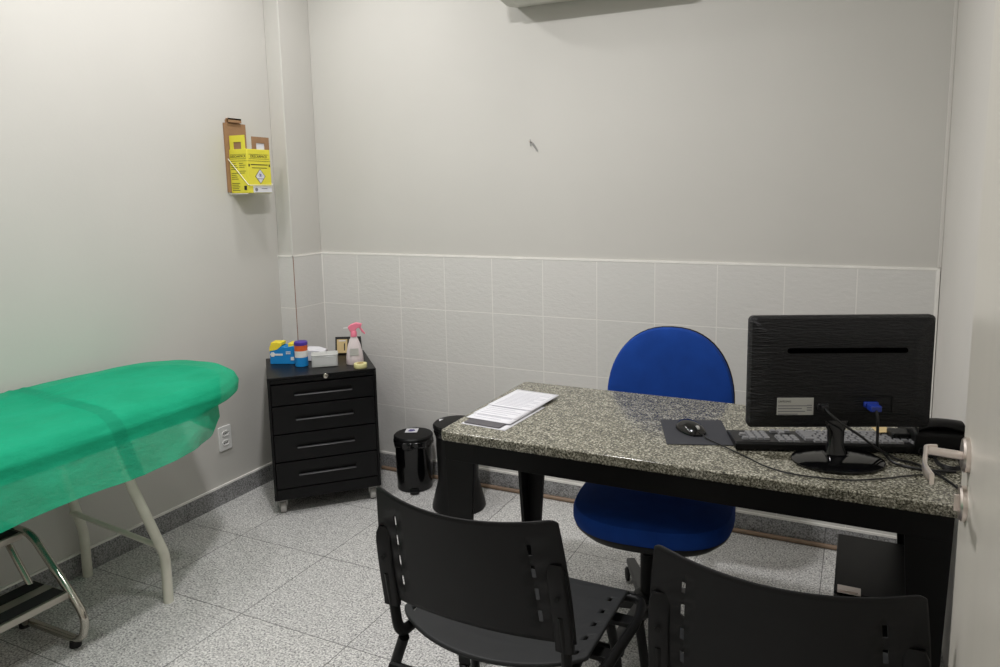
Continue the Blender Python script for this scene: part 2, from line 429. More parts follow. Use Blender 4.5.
# green sheet: rings from the top centre out to the hem
ringdef = [   # (outline points, z)
    ([(.44, YE), (.435, -1.22), (.35, -1.06), (.25, -1.02), (.14, -1.02), (.03, -1.16), (-.03, -1.5), (-.03, YE)], .782),
    ([(.50, YE), (.495, -1.19), (.405, -1.02), (.28, -.965), (.10, -.965), (-.02, -1.11), (-.065, -1.5), (-.065, YE)], .777),
    ([(.545, YE), (.535, -1.18), (.420, -.990), (.29, -.940), (.08, -.940), (-.04, -1.08), (-.08, -1.5), (-.08, YE)], .758),
    ([(.570, YE), (.553, -1.18), (.430, -.980), (.29, -.930), (.07, -.930), (-.05, -1.08), (-.086, -1.5), (-.086, YE)], .732),
    ([(.572, YE), (.553, -1.18), (.428, -.985), (.29, -.935), (.06, -.935), (-.05, -1.08), (-.086, -1.5), (-.086, YE)], .704),
    ([(.576, YE), (.556, -1.25), (.415, -1.075), (.27, -1.01), (.05, -1.01), (-.05, -1.12), (-.086, -1.5), (-.086, YE)], .688),
    ([(.592, YE), (.580, -1.30), (.465, -1.12), (.26, -1.05), (.03, -1.05), (-.05, -1.15), (-.086, -1.5), (-.086, YE)], .63),
    ([(.600, YE), (.600, -1.37), (.500, -1.18), (.25, -1.10), (.00, -1.10), (-.05, -1.20), (-.086, -1.5), (-.086, YE)], .585)]
N = 260
outs = [outline(p, N, .07) for p, z in ringdef]
def align(o):      # start each ring at the point nearest to a fixed corner so the quads line up
    i = min(range(N), key=lambda k: (o[k] - Vector((.60, -2.0, 0))).length); return o[i:] + o[:i]
outs = [align(o) for o in outs]
b = NB(); rings = []
cen = Vector((.24, -1.8, 0))
inner = []
for f in (.25, .5, .75, .9):
    inner.append([Vector((cen.x + (v.x - cen.x) * f, cen.y + (v.y - cen.y) * f, .783)) for v in outs[0]])
allr = inner + [[Vector((v.x, v.y, z)) for v in o] for o, (p, z) in zip(outs, ringdef)]
# refine between rings
fine = []
for a, c in zip(allr, allr[1:]):
    for j in range(4): fine.append([p.lerp(q, j / 4) for p, q in zip(a, c)])
fine.append(allr[-1])
K0 = 4 * len(inner)
for ri, r in enumerate(fine):
    rr = []
    for i, v in enumerate(r):
        d = max(0, (ri - K0 - 6) / (len(fine) - K0 - 6)) if ri > K0 + 6 else 0
        out = Vector((v.x - .2, (v.y + 1.5) * (.4 if v.y > -1.2 else .02), 0))
        out = out.normalized() if out.length > 0 else out
        w1 = noise.noise(Vector((v.x * 6, v.y * 6, 1.3))) ; w2 = noise.noise(Vector((v.x * 16, v.y * 16, v.z * 8)))
        ln = .12 * v.x + v.y + .15 * v.z + 1.403; crease = .0035 * math.exp(-((abs(ln) - .022) / .006) ** 2)
        wall = v.x < -.04
        q = Vector(v)
        if not wall:
            endf = max(0, min(1, (v.y + 1.25) / .25))
            amp = d * (.010 + .010 * endf)
            q += out * (amp * w1 + .007 * d * w2 + crease * (1 if ri > K0 else 0))
        q.z += .004 * w1 * (1 - d) + .0015 * w2 + crease * (1 - d)
        if d > .5:                                           # hem height varies along the side
            hz = .022 * noise.noise(Vector((0, v.y * 3.1, 4))) + (.012 * max(0, min(1, (v.y + 1.42) / .22)))
            q.z += (d - .5) * 2 * hz
        rr.append(q)
    rings.append(rr)
loft(b, rings, cap=False); b.verts.ensure_lookup_table()
b.faces.new([b.verts[i] for i in range(N)])
tag(obj('bed_sheet', b, M['sheet'], ang=180), 'bright green disposable sheet draped over the examination table', 'sheet')

# ------------------------------------------------------------------ step stool
st = thing('step_stool', 'two-step chrome stool with black anti-slip treads beside the examination table', 'step stool', (.2, -1.85, 0))
for k, y in enumerate((-1.635, -2.045)):
    b = NB(); tube(b, fillet([(-.04, y, .352), (.155, y, .352), (.225, y, .282), (.325, y, .19), (.395, y, .11), (.36, y, .026), (.08, y, .026), (.0, y, .05)], .07, 9), .0125, 14)
    obj('side_frame', b, M['chrome'], st, world=True)
    b = NB(); tube(b, fillet([(.03, y + (-.03 if k == 0 else .03), .375), (.19, y + (-.03 if k == 0 else .03), .17), (.10, y + (-.02 if k == 0 else .02), .035)], .02), .010); obj('brace', b, M['chrome'], st, world=True)
    for x in (.325, .06):
        b = NB(); lathe(b, [(.016, 0), (.018, .004), (.016, .022)], 16, None, x, y); obj('rubber_foot', b, M['rubber'], st, world=True)
for nm, x0, x1, z in (('lower_step', .155, .335, .195), ('upper_step', -.03, .125, .352)):
    b = NB(); bx(b, x0, x1, -2.035, -1.645, z - .022, z); p_ = obj(nm, b, M['alu'], st, world=True, bevel=.002)
    w = x1 - x0
    for a, c in ((.05, .36), (.62, .93)):
        b = NB(); bx(b, x0 + w * a, x0 + w * c, -2.030, -1.650, z, z + .002); obj('tread', b, M['rubber'], p_, world=True, smooth=False)

# ------------------------------------------------------------------ drawer cabinet
CA = math.radians(45.2)
cab = thing('drawer_cabinet', 'black steel pedestal with four drawers on castors in the corner', 'cabinet', (.256, -.356, 0), CA)
cw, cd, z0, z1 = .235, .21, .072, .635
b = NB()
bx(b, -cw, -cw + .012, -cd, cd, z0, z1 - .012); bx(b, cw - .012, cw, -cd, cd, z0, z1 - .012); bx(b, -cw, cw, -cd, cd, z1 - .012, z1)
bx(b, -cw + .012, cw - .012, cd - .012, cd, z0, z1 - .012); bx(b, -cw + .012, cw - .012, -cd, cd - .012, z0, z0 + .05)
bx(b, -cw + .012, cw - .012, -cd + .002, -cd + .02, z1 - .03, z1 - .012)
obj('body', b, M['cab_black'], cab, bevel=.002)
zs = [z1 - .032, .507, .378, .25, .125]
for a, c in zip(zs, zs[1:]):
    zc = (a + c) / 2 + .004; hw = .125
    b = NB(); x0, x1 = -cw + .014, cw - .014; hz = .011
    bx(b, x0, x1, -cd + .012, cd - .05, c + .003, a - .003)
    for q in ((x0, x1, c + .003, zc - hz), (x0, x1, zc + hz, a - .003), (x0, -hw, zc - hz, zc + hz), (hw, x1, zc - hz, zc + hz)):
        bx(b, q[0], q[1], -cd - .004, -cd + .012, q[2], q[3])
    d_ = obj('drawer', b, M['cab_black'], cab, smooth=False)
    b = NB(); bx(b, -hw, hw, -cd - .007, -cd + .010, zc - hz - .001, zc - hz + .003)
    obj('handle_lip', b, M['lip'], d_, bevel=.0012)
b = NB(); lathe(b, [(.011, 0), (.011, .004), (.008, .006), (0, .006)], 18, TR(.012, -cd, z1 - .012) @ Matrix.Rotation(PI / 2, 4, 'X')); obj('lock', b, M['chrome'], cab)
for sx in (-1, 1):
    for sy in (-1, 1):
        cx, cy = sx * (cw - .035), sy * (cd - .04)
        b = NB(); lathe(b, [(.012, .06), (.012, .072)], 12, None, cx, cy)
        bx(b, cx - .018, cx - .014, cy - .008, cy + .016, .034, .062); bx(b, cx + .014, cx + .018, cy - .008, cy + .016, .034, .062); bx(b, cx - .018, cx + .018, cy - .014, cy + .022, .058, .064)
        o = obj('castor', b, M['grey_castor'], cab, bevel=.0015)
        b = NB(); lathe(b, [(.023, -.013), (.027, -.009), (.027, .009), (.023, .013)], 22, TR(cx, cy + .006, .027) @ Matrix.Rotation(PI / 2, 4, 'Y')); obj('wheel', b, M['grey_castor'], o)

ZC = z1
# glove box
GX = 1.12
g = thing('glove_box', 'blue and yellow glove box on the left of the black cabinet', 'box', (.098, -.398, ZC), math.radians(22))
b = NB(); prism(b, [(-.066, 0), (.066, 0), (.066, .066), (.048, .086), (.01, .078), (-.03, .088), (-.066, .074)], -.034, .034, FRONT)
obj('carton', b, M['light_blue'], g, bevel=.0015)
b = NB(); prism(b, [(-.066, .062), (-.03, .070), (-.005, .090), (-.03, .104), (-.056, .100), (-.066, .080)], .0342, .0352, FRONT)
obj('yellow_panel', b, M['yellow_soft'], g, smooth=False)
b = NB(); bx(b, -.062, -.01, -.03, .03, .086, .102); bx(b, .02, .062, -.025, .03, .078, .098); obj('open_flap', b, M['yellow_soft'], g, bevel=.003)
b = NB(); lathe(b, [(.012, -.001), (.012, .001)], 6, TR(-.052, -.0347, .046) @ FRONT); bx(b, -.055, -.004, -.0352, -.0345, .041, .050); bx(b, .012, .034, -.0352, -.0345, .048, .052); bx(b, .012, .034, -.0352, -.0345, .056, .060); bx(b, .034, .050, -.0352, -.0345, .018, .034)
obj('print', b, M['white_plastic'], g, smooth=False)
# wipe canister
w_ = thing('wipe_canister', 'round canister with purple lid, orange band and blue base on the cabinet', 'canister', (.214, -.424, ZC), 0)
w_.scale = (.87, .87, 1)
b = NB(); lathe(b, [(.0325, 0), (.034, .002), (.034, .044)], 28); obj('blue_body', b, M['light_blue'], w_)
b = NB(); lathe(b, [(.034, .044), (.034, .074)], 28); obj('white_label', b, M['white_plastic'], w_)
b = NB(); lathe(b, [(.0342, .074), (.0342, .100)], 28); obj('orange_band', b, M['orange'], w_)
b = NB(); lathe(b, [(.0352, .100), (.0358, .104), (.0352, .114), (.031, .117), (0, .118)], 28); obj('lid', b, M['purple'], w_)
# tissue box and packet
t_ = thing('cotton_box', 'clear plastic box of white cotton at the front middle of the cabinet', 'box', (.312, -.378, ZC), math.radians(40))
b = NB(); prism(b, rrect(.118, .075, .010), 0, .052); obj('tub', b, M['clear_box'], t_, bevel=.003)
b = NB(); prism(b, rrect(.122, .079, .012), .0525, .059); obj('lid', b, M['clear_box'], t_, bevel=.002)
b = NB(); prism(b, rrect(.108, .064, .014, 4), .004, .044); obj('cotton', b, M['paper'], t_, bevel=.008)
n_ = thing('white_packet', 'folded white packet behind the clear cotton box', 'packet', (.178, -.300, ZC), math.radians(30))
b = NB(); R = []
for k in range(9):
    y = -.045 + .09 * k / 8; R.append([Vector((x, y, .004 + z * (1 - .25 * abs(k - 4) / 4) + .006 * noise.noise(Vector((x * 40, y * 40, 0))))) for x, z in ((-.06, 0), (.06, 0), (.06, .045), (.03, .060), (-.02, .062), (-.055, .05))])
loft(b, R); obj('wrapper', b, M['paper'], n_, bevel=.002)
# calendar
c_ = thing('desk_calendar', 'small black and tan flip calendar showing number 1 behind the spray bottle', 'calendar', (.250, -.128, ZC), math.radians(28))
b = NB(); prism(b, [(-.02, 0), (.028, 0), (.002, .084), (-.004, .084)], -.063, .063, Matrix.Rotation(PI / 2, 4, 'Z') @ Matrix.Rotation(PI / 2, 4, 'X')); obj('stand', b, M['black_card'], c_, bevel=.001)
Tq = TR(0, -.0175, .040) @ Matrix.Rotation(PI / 2 - math.radians(11.8), 4, 'X')
b = NB(); bx(b, -.053, -.002, -.034, .034, .0032, .0042); bx(b, .006, .053, -.034, .034, .0032, .0042); bmesh.ops.transform(b, matrix=Tq, verts=b.verts); obj('page', b, M['kraft'], c_, smooth=False)
text('numeral', '1', .052, M['ink_dark'], c_, Tq @ TR(-.016, -.006, .0048))
b = NB(); bx(b, -.044, -.010, .024, .029, .0043, .0048); bmesh.ops.transform(b, matrix=Tq, verts=b.verts); obj('heading_line', b, M['paper'], c_, smooth=False)
# spray bottle
s_ = thing('spray_bottle', 'cloudy plastic spray bottle with pink trigger head on the cabinet', 'bottle', (.424, -.300, ZC), math.radians(35))
b = NB(); loft(b, [circ(r, 28, 0, 0, z, r * .72) for r, z in ((.038, 0), (.040, .004), (.0395, .03), (.036, .06), (.028, .095), (.019, .118), (.0155, .126), (.0145, .134))]); obj('bottle_body', b, M['clear_pink'], s_)
b = NB(); loft(b, [circ(r, 28, 0, 0, z, r * .70) for r, z in ((.0375, .002), (.0388, .012), (.0386, .018))]); obj('liquid', b, M['pink'], s_)
b = NB(); lathe(b, [(.0145, .130), (.0150, .134), (.0145, .152), (.012, .156)], 20); obj('collar', b, M['pink'], s_)
b = NB(); prism(b, [(-.016, .154), (.010, .154), (.014, .168), (.036, .176), (.040, .190), (.012, .196), (-.012, .188), (-.026, .176)], -.010, .010, FRONT)
hd = obj('spray_head', b, M['pink'], s_, bevel=.003)
b = NB(); prism(b, [(.022, .176), (.030, .178), (.044, .156), (.054, .142), (.050, .139), (.036, .152)], -.006, .006, FRONT); obj('trigger', b, M['pink'], hd, bevel=.002)
b = NB(); bx(b, -.046, -.022, -.002, .002, .170, .1735); obj('nozzle_tab', b, M['white_plastic'], hd, bevel=.001)
b = NB(); bx(b, -.020, .020, -.0292, -.0282, .045, .078); obj('faded_label', b, M['label_grey'], s_, smooth=False)
# tape roll
p_ = thing('tape_roll', 'pale yellow roll of tape at the front right corner of the cabinet', 'tape', (.494, -.350, ZC))
b = NB(); loft(b, [circ(.0155, 28, 0, 0, 0), circ(.029, 28, 0, 0, 0), circ(.030, 28, 0, 0, .002), circ(.030, 28, 0, 0, .018), circ(.029, 28, 0, 0, .020), circ(.0155, 28, 0, 0, .020), circ(.0155, 28, 0, 0, 0)], cap=False)
obj('tape', b, M['tape_c'], p_)
b = NB(); loft(b, [circ(.0135, 24, 0, 0, 0), circ(.0153, 24, 0, 0, 0), circ(.0153, 24, 0, 0, .021), circ(.0135, 24, 0, 0, .021), circ(.0135, 24, 0, 0, 0)], cap=False); obj('core', b, M['kraft'], p_)

# ------------------------------------------------------------------ sharps box on the wall
sb = thing('sharps_box', 'yellow cardboard sharps disposal box with brown flaps hung on the left wall', 'box', (-.03, -.41, 1.437))
x0, x1, y0, y1, za, zb_ = -.090, .018, -.481, -.340, 1.437, 1.635
b = NB(); bx(b, x0, x1, y0, y1, za, zb_); obj('carton', b, M['yellow'], sb, world=True, bevel=.0015)
b = NB(); bx(b, XL + .001, x0 - .001, -.498, -.372, za + .004, 1.755); bx(b, XL + .001, XL + .004, -.485, -.40, 1.755, 1.770)
bx(b, XL + .001, -.080, -.480, -.405, 1.770, 1.777); bx(b, -.083, -.080, -.480, -.405, 1.758, 1.777); obj('back_board', b, M['brown_card'], sb, world=True, smooth=False)
b = NB()      # side flap with a hand slot
for q in ((-.084, -.062, zb_, 1.697), (-.014, .008, zb_, 1.697), (-.062, -.014, 1.667, 1.697)): bx(b, q[0], q[1], y0 + .001, y0 + .004, q[2], q[3])
obj('side_flap', b, M['yellow'], sb, world=True, smooth=False)
b = NB(); bx(b, -.062, -.014, y0 + .004, y0 + .006, zb_, 1.668); obj('slot_liner', b, M['brown_card'], sb, world=True, smooth=False)
b = NB()
for q in ((-.443, -.418, zb_, 1.692), (-.366, -.338, zb_, 1.692), (-.418, -.366, 1.664, 1.692)): bx(b, x1 - .006, x1 - .003, q[0], q[1], q[2], q[3])
obj('front_flap', b, M['brown_card'], sb, world=True, smooth=False)
b = NB(); bx(b, x1 - .009, x1 - .006, -.418, -.366, zb_, 1.665); obj('white_insert', b, M['paper'], sb, world=True, smooth=False)
inv = world_of(sb).inverted()
SIDE = FRONT; FR = Matrix.Rotation(PI / 2, 4, 'Z') @ FRONT                       # side panel faces -y, front panel faces +x
text('side_title', 'DESCARPACK', .0155, M['ink_dark'], sb, inv @ TR(-.036, y0 - .0006, 1.602) @ SIDE)
text('front_title', 'DESCARPACK', .0165, M['ink_dark'], sb, inv @ TR(x1 + .0006, -.41, 1.602) @ FR)
def panel_print(name, boxes):
    b = NB()
    for q in boxes: bx(b, *q)
    obj(name, b, M['ink_dark'], sb, world=True, smooth=False)
A_ = [(-.084, .012, y0 - .0006, y0, z, z + .0012) for z in (1.611, 1.591)] + [(-.088, .016, y0 - .0006, y0, 1.581, 1.5825)]
for k in range(9):
    z = 1.570 - k * .0088
    if k != 4: A_.append((-.083, -.053 + .006 * ((k * 7) % 3), y0 - .0005, y0, z, z + .0022))
    if k < 6 and k != 3: A_.append((-.034, -.008 + .007 * ((k * 5) % 3), y0 - .0005, y0, z, z + .0022))
for k in range(5): A_.append((-.083, -.035 - .008 * (k % 2), y0 - .0005, y0, 1.480 - k * .008, 1.4825 - k * .008))
panel_print('side_print', A_)
panel_print('side_symbol', [(-.010, .006, y0 - .0006, y0, 1.450, 1.470)])
panel_print('front_print', [(x1, x1 + .0006, -.470, -.350, 1.611, 1.6122), (x1, x1 + .0006, -.470, -.350, 1.591, 1.5922), (x1, x1 + .0006, -.479, -.342, 1.581, 1.5825),
    (x1, x1 + .0005, -.462, -.358, 1.563, 1.567), (x1, x1 + .0006, -.475, -.468, 1.556, 1.568), (x1, x1 + .0006, -.352, -.345, 1.556, 1.568), (x1, x1 + .0005, -.455, -.365, 1.549, 1.552)])
Tf = TR(x1, -.408, 1.512) @ FR
b = NB(); prism(b, [(0, -.034), (.031, 0), (0, .034), (-.031, 0)], 0, .0006, Tf); obj('hazard_border', b, M['ink_dark'], sb, world=True, smooth=False)
b = NB(); prism(b, [(0, -.0305), (.0275, 0), (0, .0305), (-.0275, 0)], .0006, .0010, Tf); obj('hazard_diamond', b, M['paper'], sb, world=True, smooth=False)
b = NB()
for a in (90, 210, 330):
    cx, cy = .0055 * math.cos(math.radians(a)), .006 + .0055 * math.sin(math.radians(a))
    A = circ(.0055, 18, cx, cy, .0010); B_ = circ(.0034, 18, cx + .0012 * math.cos(math.radians(a)), cy + .0012 * math.sin(math.radians(a)), .0010)
    for i in range(18):
        va = [b.verts.new(Tf @ v) for v in (A[i], A[(i + 1) % 18], B_[(i + 1) % 18], B_[i])]; b.faces.new(va)
obj('hazard_symbol', b, M['violet_ink'], sb, world=True, smooth=False, solid=.0005)
text('hazard_word', 'INFECTANTE', .006, M['violet_ink'], sb, inv @ TR(x1 + .0013, -.408, 1.501) @ FR)
b = NB(); bx(b, x1, x1 + .0008, -.455, -.341, 1.4385, 1.468); obj('white_strip', b, M['paper'], sb, world=True, smooth=False)
b = NB(); lathe(b, [(.0085, 0), (.0085, .0005)], 18, TR(x1 + .0008, -.437, 1.452) @ FR)
obj('strip_logo', b, M['ink'], sb, world=True, smooth=False)
b = NB(); bx(b, x1 + .0008, x1 + .0013, -.405, -.370, 1.455, 1.458); obj('strip_lettering', b, M['ink'], sb, world=True, smooth=False)
# wire bracket that holds the box
b = NB()
ya, yb = y0 - .004, y1 + .004
tube(b, fillet([(XL + .0012, ya - .004, 1.60), (x1 + .004, ya, 1.472), (x1 + .004, yb, 1.472), (XL + .0012, yb + .004, 1.60)], .008, 5), .0016, 8)
tube(b, [(XL + .003, ya - .004, 1.60), (XL + .003, ya - .004, 1.432)], .0016, 8); tube(b, [(XL + .003, yb + .004, 1.60), (XL + .003, yb + .004, 1.432)], .0016, 8)
tube(b, fillet([(XL + .003, ya - .004, 1.4335), (x1 - .01, ya, 1.4335), (x1 - .01, yb, 1.4335), (XL + .003, yb + .004, 1.4335)], .008, 5), .0016, 8)
tag(obj('wire_bracket', b, M['white_wire']), 'white wire wall bracket holding the yellow sharps box', 'bracket')

# outlet
ou = thing('power_outlet', 'white double power outlet low on the left wall', 'outlet', (XL, -.622, .308))
b = NB(); prism(b, rrect(.072, .115, .006), 0, .008, Matrix.Rotation(PI / 2, 4, 'Z') @ FRONT); obj('cover_plate', b, M['white_plastic'], ou, bevel=.002)
for z in (.022, -.022):
    b = NB(); T_ = TR(.008, 0, z) @ Matrix.Rotation(PI / 2, 4, 'Z') @ FRONT
    loft(b, [[T_ @ Vector((x, y, h)) for x, y in rrect(a, c, c * .45)] for a, c, h in ((.040, .026, 0), (.039, .025, .003), (.034, .020, .003), (.033, .019, .0006))]); o = obj('socket', b, M['white_plastic'], ou)
    b = NB()
    for y in (-.009, 0, .009): cyl(b, (.0088, y, z), (.0096, y, z), .0028, 10)
    obj('pin_hole', b, M['dark_hole'], o)
# nail with thread on the back wall
hk = thing('wall_nail', 'small nail with a loop of thread on the back wall', 'nail', (1.213, 0, 1.639))
b = NB(); cyl(b, (0, PT, 0), (0, -.016, .002), .0022, 8); lathe(b, [(.004, 0), (.004, .0015)], 12, TR(0, -.016, .002) @ FRONT); obj('nail', b, M['steel'], hk)
b = NB(); tube(b, smooth_path([(0, -.010, .002), (.010, -.004, -.012), (.024, -.001, -.034), (.030, 0, -.040), (.028, -.002, -.030), (.012, -.004, -.006), (0, -.008, .004), (-.003, -.002, .012), (-.004, 0, -.018)]), .0009, 6); obj('thread', b, M['ink'], hk)
# wall air conditioner (only its underside reaches the frame)
ac = thing('air_conditioner', 'wall air conditioner unit high on the back wall, only its underside showing', 'air conditioner', (1.55, PT, 2.20))
b = NB(); prism(b, [(0, .015), (.10, 0), (.17, .012), (.205, .06), (.21, .24), (.16, .28), (0, .28)], -.40, .40, Matrix.Rotation(-PI / 2, 4, 'Z') @ FRONT)
obj('casing', b, M['ac_white'], ac, bevel=.006)
b = NB(); bx(b, -.34, .34, -.185, -.125, .0, .014); bmesh.ops.rotate(b, verts=b.verts, cent=(0, -.155, .01), matrix=Matrix.Rotation(math.radians(-22), 3, 'X')); obj('louvre', b, M['ac_white'], ac, bevel=.003)

# ------------------------------------------------------------------ pedal bins
def pedal_bin(root, rb, rm, rt, hb, rl, hl, ang):
    b = NB(); lathe(b, [(rb * .96, 0), (rb, .004), (rb, .012), (rb * .985, .022), (rm, hb * .35), (rt, hb * .78), (rt, hb)], 36); obj('body', b, M['gloss_black'] if rb < .1 else M['black_plastic'], root)
    b = NB(); R = []
    for z, e in ((hb - .034, .002), (hb - .022, .005), (hb - .008, .004), (hb, .003)):
        R.append([Vector(((rt + e + (.0035 * math.sin(i * 1.7) + .003 * math.sin(i * .9 + 2)) * (1 if z < hb else .2)) * math.cos(2 * PI * i / 60), (rt + e + .003 * math.sin(i * 1.7)) * math.sin(2 * PI * i / 60), z + (.006 * math.sin(i * .63) if z < hb - .03 else 0))) for i in range(60)])
    loft(b, R, cap=False); obj('bin_bag', b, M['bag'], root, solid=.0008)
    b = NB(); lathe(b, [(rl, hb + .001), (rl + .002, hb + .004), (rl + .002, hb + hl * .6), (rl - .004, hb + hl * .9), (rl * .7, hb + hl), (0, hb + hl + .002)], 36); obj('lid', b, M['black_plastic'], root)
    d = Vector((math.cos(ang), math.sin(ang), 0)); s = Vector((-d.y, d.x, 0))
    b = NB(); pts = [(-.024, .0), (.024, .0), (.020, .036), (-.020, .036)]
    c0 = d * (rb - .006); vs = []
    for h in (.012, .020): vs.append([b.verts.new(c0 + s * x + d * y + Vector((0, 0, h - y * .15))) for x, y in pts])
    b.faces.new(vs[0][::-1]); b.faces.new(vs[1])
    for i in range(4): b.faces.new((vs[0][i], vs[0][(i + 1) % 4], vs[1][(i + 1) % 4], vs[1][i]))
    obj('pedal', b, M['black_plastic'], root, bevel=.002)
vd = math.radians(-58)
sbn = thing('pedal_bin', 'small black pedal bin with white sticker on its lid beside the cabinet', 'bin', (.622, -.135, 0), 0, 'black pedal bins by the back wall')
pedal_bin(sbn, .086, .088, .089, .250, .093, .020, vd)
b = NB(); prism(b, rrect(.060, .060, .003), .2722, .2728, Matrix.Rotation(math.radians(25), 4, 'Z') @ TR(-.012, .03, 0)); sk = obj('sticker', b, M['paper'], sbn, label='white square sticker')
b = NB(); T_ = Matrix.Rotation(math.radians(25), 4, 'Z') @ TR(-.012, .03, 0)
prism(b, [(-.018, -.012), (.0, -.018), (.018, -.004), (.010, .014), (-.010, .016)], .2728, .2732, T_); obj('pictogram', b, M['violet_ink'], sk, smooth=False)
bbn = thing('pedal_bin', 'larger flared black pedal bin behind the left end of the desk', 'bin', (.935, -.245, 0), 0, 'black pedal bins by the back wall')
pedal_bin(bbn, .122, .092, .096, .375, .106, .024, vd)
b = NB(); prism(b, rrect(.034, .026, .002), .3995, .4002, TR(-.085, .0, 0) @ Matrix.Rotation(.6, 4, 'Z')); bmesh.ops.translate(b, vec=(0.012, 0, -.0015), verts=b.verts); obj('sticker', b, M['paper'], bbn, label='tiny white sticker')

# ------------------------------------------------------------------ desk
DX0, DX1, DY0, DY1, DZ = 1.484, 2.800, -1.262, -.680, .75
dk = thing('office_desk', 'black-legged desk with a speckled olive granite top', 'desk', ((DX0 + DX1) / 2, (DY0 + DY1) / 2, 0))
b = NB(); prism(b, rrect(DX1 - DX0, DY1 - DY0, .022, 5, (DX0 + DX1) / 2, (DY0 + DY1) / 2), DZ - .028, DZ); obj('desktop', b, M['desk_stone'], dk, world=True, bevel=.004, seg=3)
ax0, ax1, ay0, ay1 = DX0 + .008, 2.765, DY0 + .018, DY1 - .018
b = NB(); zt = DZ - .0285
bx(b, ax0 + .02, ax1 - .02, ay0, ay0 + .022, zt - .062, zt); bx(b, ax0 + .02, ax1 - .02, ay1 - .022, ay1, zt - .062, zt)
bx(b, ax0, ax0 + .022, ay0, ay1, zt - .062, zt); bx(b, ax1 - .022, ax1, ay0, ay1, zt - .062, zt); bx(b, ax0 + .02, ax1 - .02, -.985, -.955, zt - .03, zt)
obj('apron', b, M['black_metal'], dk, world=True, bevel=.0015)
for sx in (0, 1):
    for sy in (0, 1):
        X = ax1 if sx else ax0; Y = ay1 if sy else ay0; dx = -1 if sx else 1; dy = -1 if sy else 1
        b = NB(); wt, wb = .098, .034
        Rr = []
        for z, w in ((.014, wb), (zt, wt)):
            ins = .016 * (1 - (z / zt)); x_, y_ = X + dx * ins - dx * .001, Y + dy * ins - dy * .001
            Rr.append([Vector((x_, y_, z)), Vector((x_ + dx * w, y_, z)), Vector((x_ + dx * w, y_ + dy * .012, z)), Vector((x_ + dx * .012, y_ + dy * .012, z)), Vector((x_ + dx * .012, y_ + dy * w, z)), Vector((x_, y_ + dy * w, z))])
        loft(b, Rr); lg = obj('leg', b, M['black_metal'], dk, world=True, bevel=.001)
        b = NB(); lathe(b, [(.017, 0), (.018, .004), (.014, .008), (.005, .010), (.005, .03)], 18, None, X + dx * .028, Y + dy * .028); obj('glide', b, M['black_plastic'], lg, world=True)

# items on the desk
def page(label, x, y, w, h, rz, z, tilt=0, lines=9, curl=0):
    t = thing('paper_form', label, 'paper', (x, y, z), math.radians(rz), 'printed forms stacked on the desk')
    b = NB(); us = [-w / 2 + w * i / 8 for i in range(9)]; vs = [-h / 2 + h * i / 10 for i in range(11)]
    sheet_grid(b, us, vs, lambda u, v: Vector((u, v, .0006 + curl * max(0, v / h) ** 2)))
    obj('sheet', b, M['paper'], t, solid=.0008)
    b = NB()
    for k in range(lines):
        yy = -h * .42 + k * h * .84 / lines; a = -w * .40; c = w * (.40 if k % 3 else .22)
        bx(b, a, c, yy, yy + .0025, .0012, .0014)
    obj('printed_lines', b, M['ink_pale'], t, smooth=False)
pz = DZ
page('lowest white sheet of the stack, reaching furthest to the front of the desk', 1.595, -1.062, .150, .250, -4, pz, lines=0)
t = thing('document_folder', 'dark grey document folder showing at the front edge of the paper stack', 'folder', (1.588, -1.046, pz + .0018), math.radians(-4))
b = NB(); prism(b, rrect(.122, .270, .004), .0002, .003); obj('cover', b, M['clip'], t, bevel=.0008)
page('white printed form directly on top of the dark folder', 1.588, -1.030, .152, .225, -4, pz + .0050, lines=11)
page('white printed form just under the topmost form of the stack', 1.588, -.992, .152, .215, -4, pz + .0066, lines=11)
page('topmost white printed form of the stack on the desk', 1.594, -.918, .158, .190, -4, pz + .0084, lines=12, curl=.002)

RK = math.radians(19.3)
t = tag(obj('mouse_pad', (lambda b: (prism(b, rrect(.176, .208, .004), 0, .0025), bmesh.ops.transform(b, matrix=TR(2.160, -1.000, DZ) @ Matrix.Rotation(RK, 4, 'Z'), verts=b.verts), b)[2])(NB()), M['pad_cloth'], bevel=.0006), 'dark grey mouse pad lying on the granite desk', 'mouse pad')
ms = thing('computer_mouse', 'black wired computer mouse on the dark grey pad', 'mouse', (2.147, -1.000, DZ + .0026), math.radians(44))
b = NB(); R = []
for k in range(15):
    t = -1 + 2 * k / 14; y = t * .054; hw_ = .030 * (1 - abs(t) ** 3.2) ** .5 + .004 * (1 - abs(t)); hh = (.026 - .008 * max(0, -t)) * (1 - abs(t) ** 3) ** .6 + .002
    R.append([Vector((hw_ * math.cos(a) * (1 if math.sin(a) > 0 else .93), y, .003 + max(0, math.sin(a)) * hh * .92 + (0 if math.sin(a) > 0 else .0))) if math.sin(a) > 0 else Vector((hw_ * math.cos(a) * .93, y, .0)) for a in [2 * PI * j / 24 for j in range(24)]])
loft(b, R); obj('body', b, M['gloss_black'], ms)
b = NB(); lathe(b, [(.008, -.0035), (.0085, 0), (.008, .0035)], 16, TR(0, -.034, .017) @ Matrix.Rotation(PI / 2, 4, 'Y')); obj('scroll_wheel', b, M['grey_castor'], ms)
b = NB(); tube(b, smooth_path([(2.190, -1.046, .762), (2.205, -1.06, .757), (2.25, -1.091, .7545), (2.315, -1.142, .753), (2.37, -1.191, .753), (2.43, -1.216, .753), (2.495, -1.216, .753), (2.558, -1.205, .753), (2.622, -1.170, .753), (2.69, -1.12, .753), (2.76, -1.08, .753)]), .0018, 8)
obj('cord', b, M['cable'], ms, world=True)

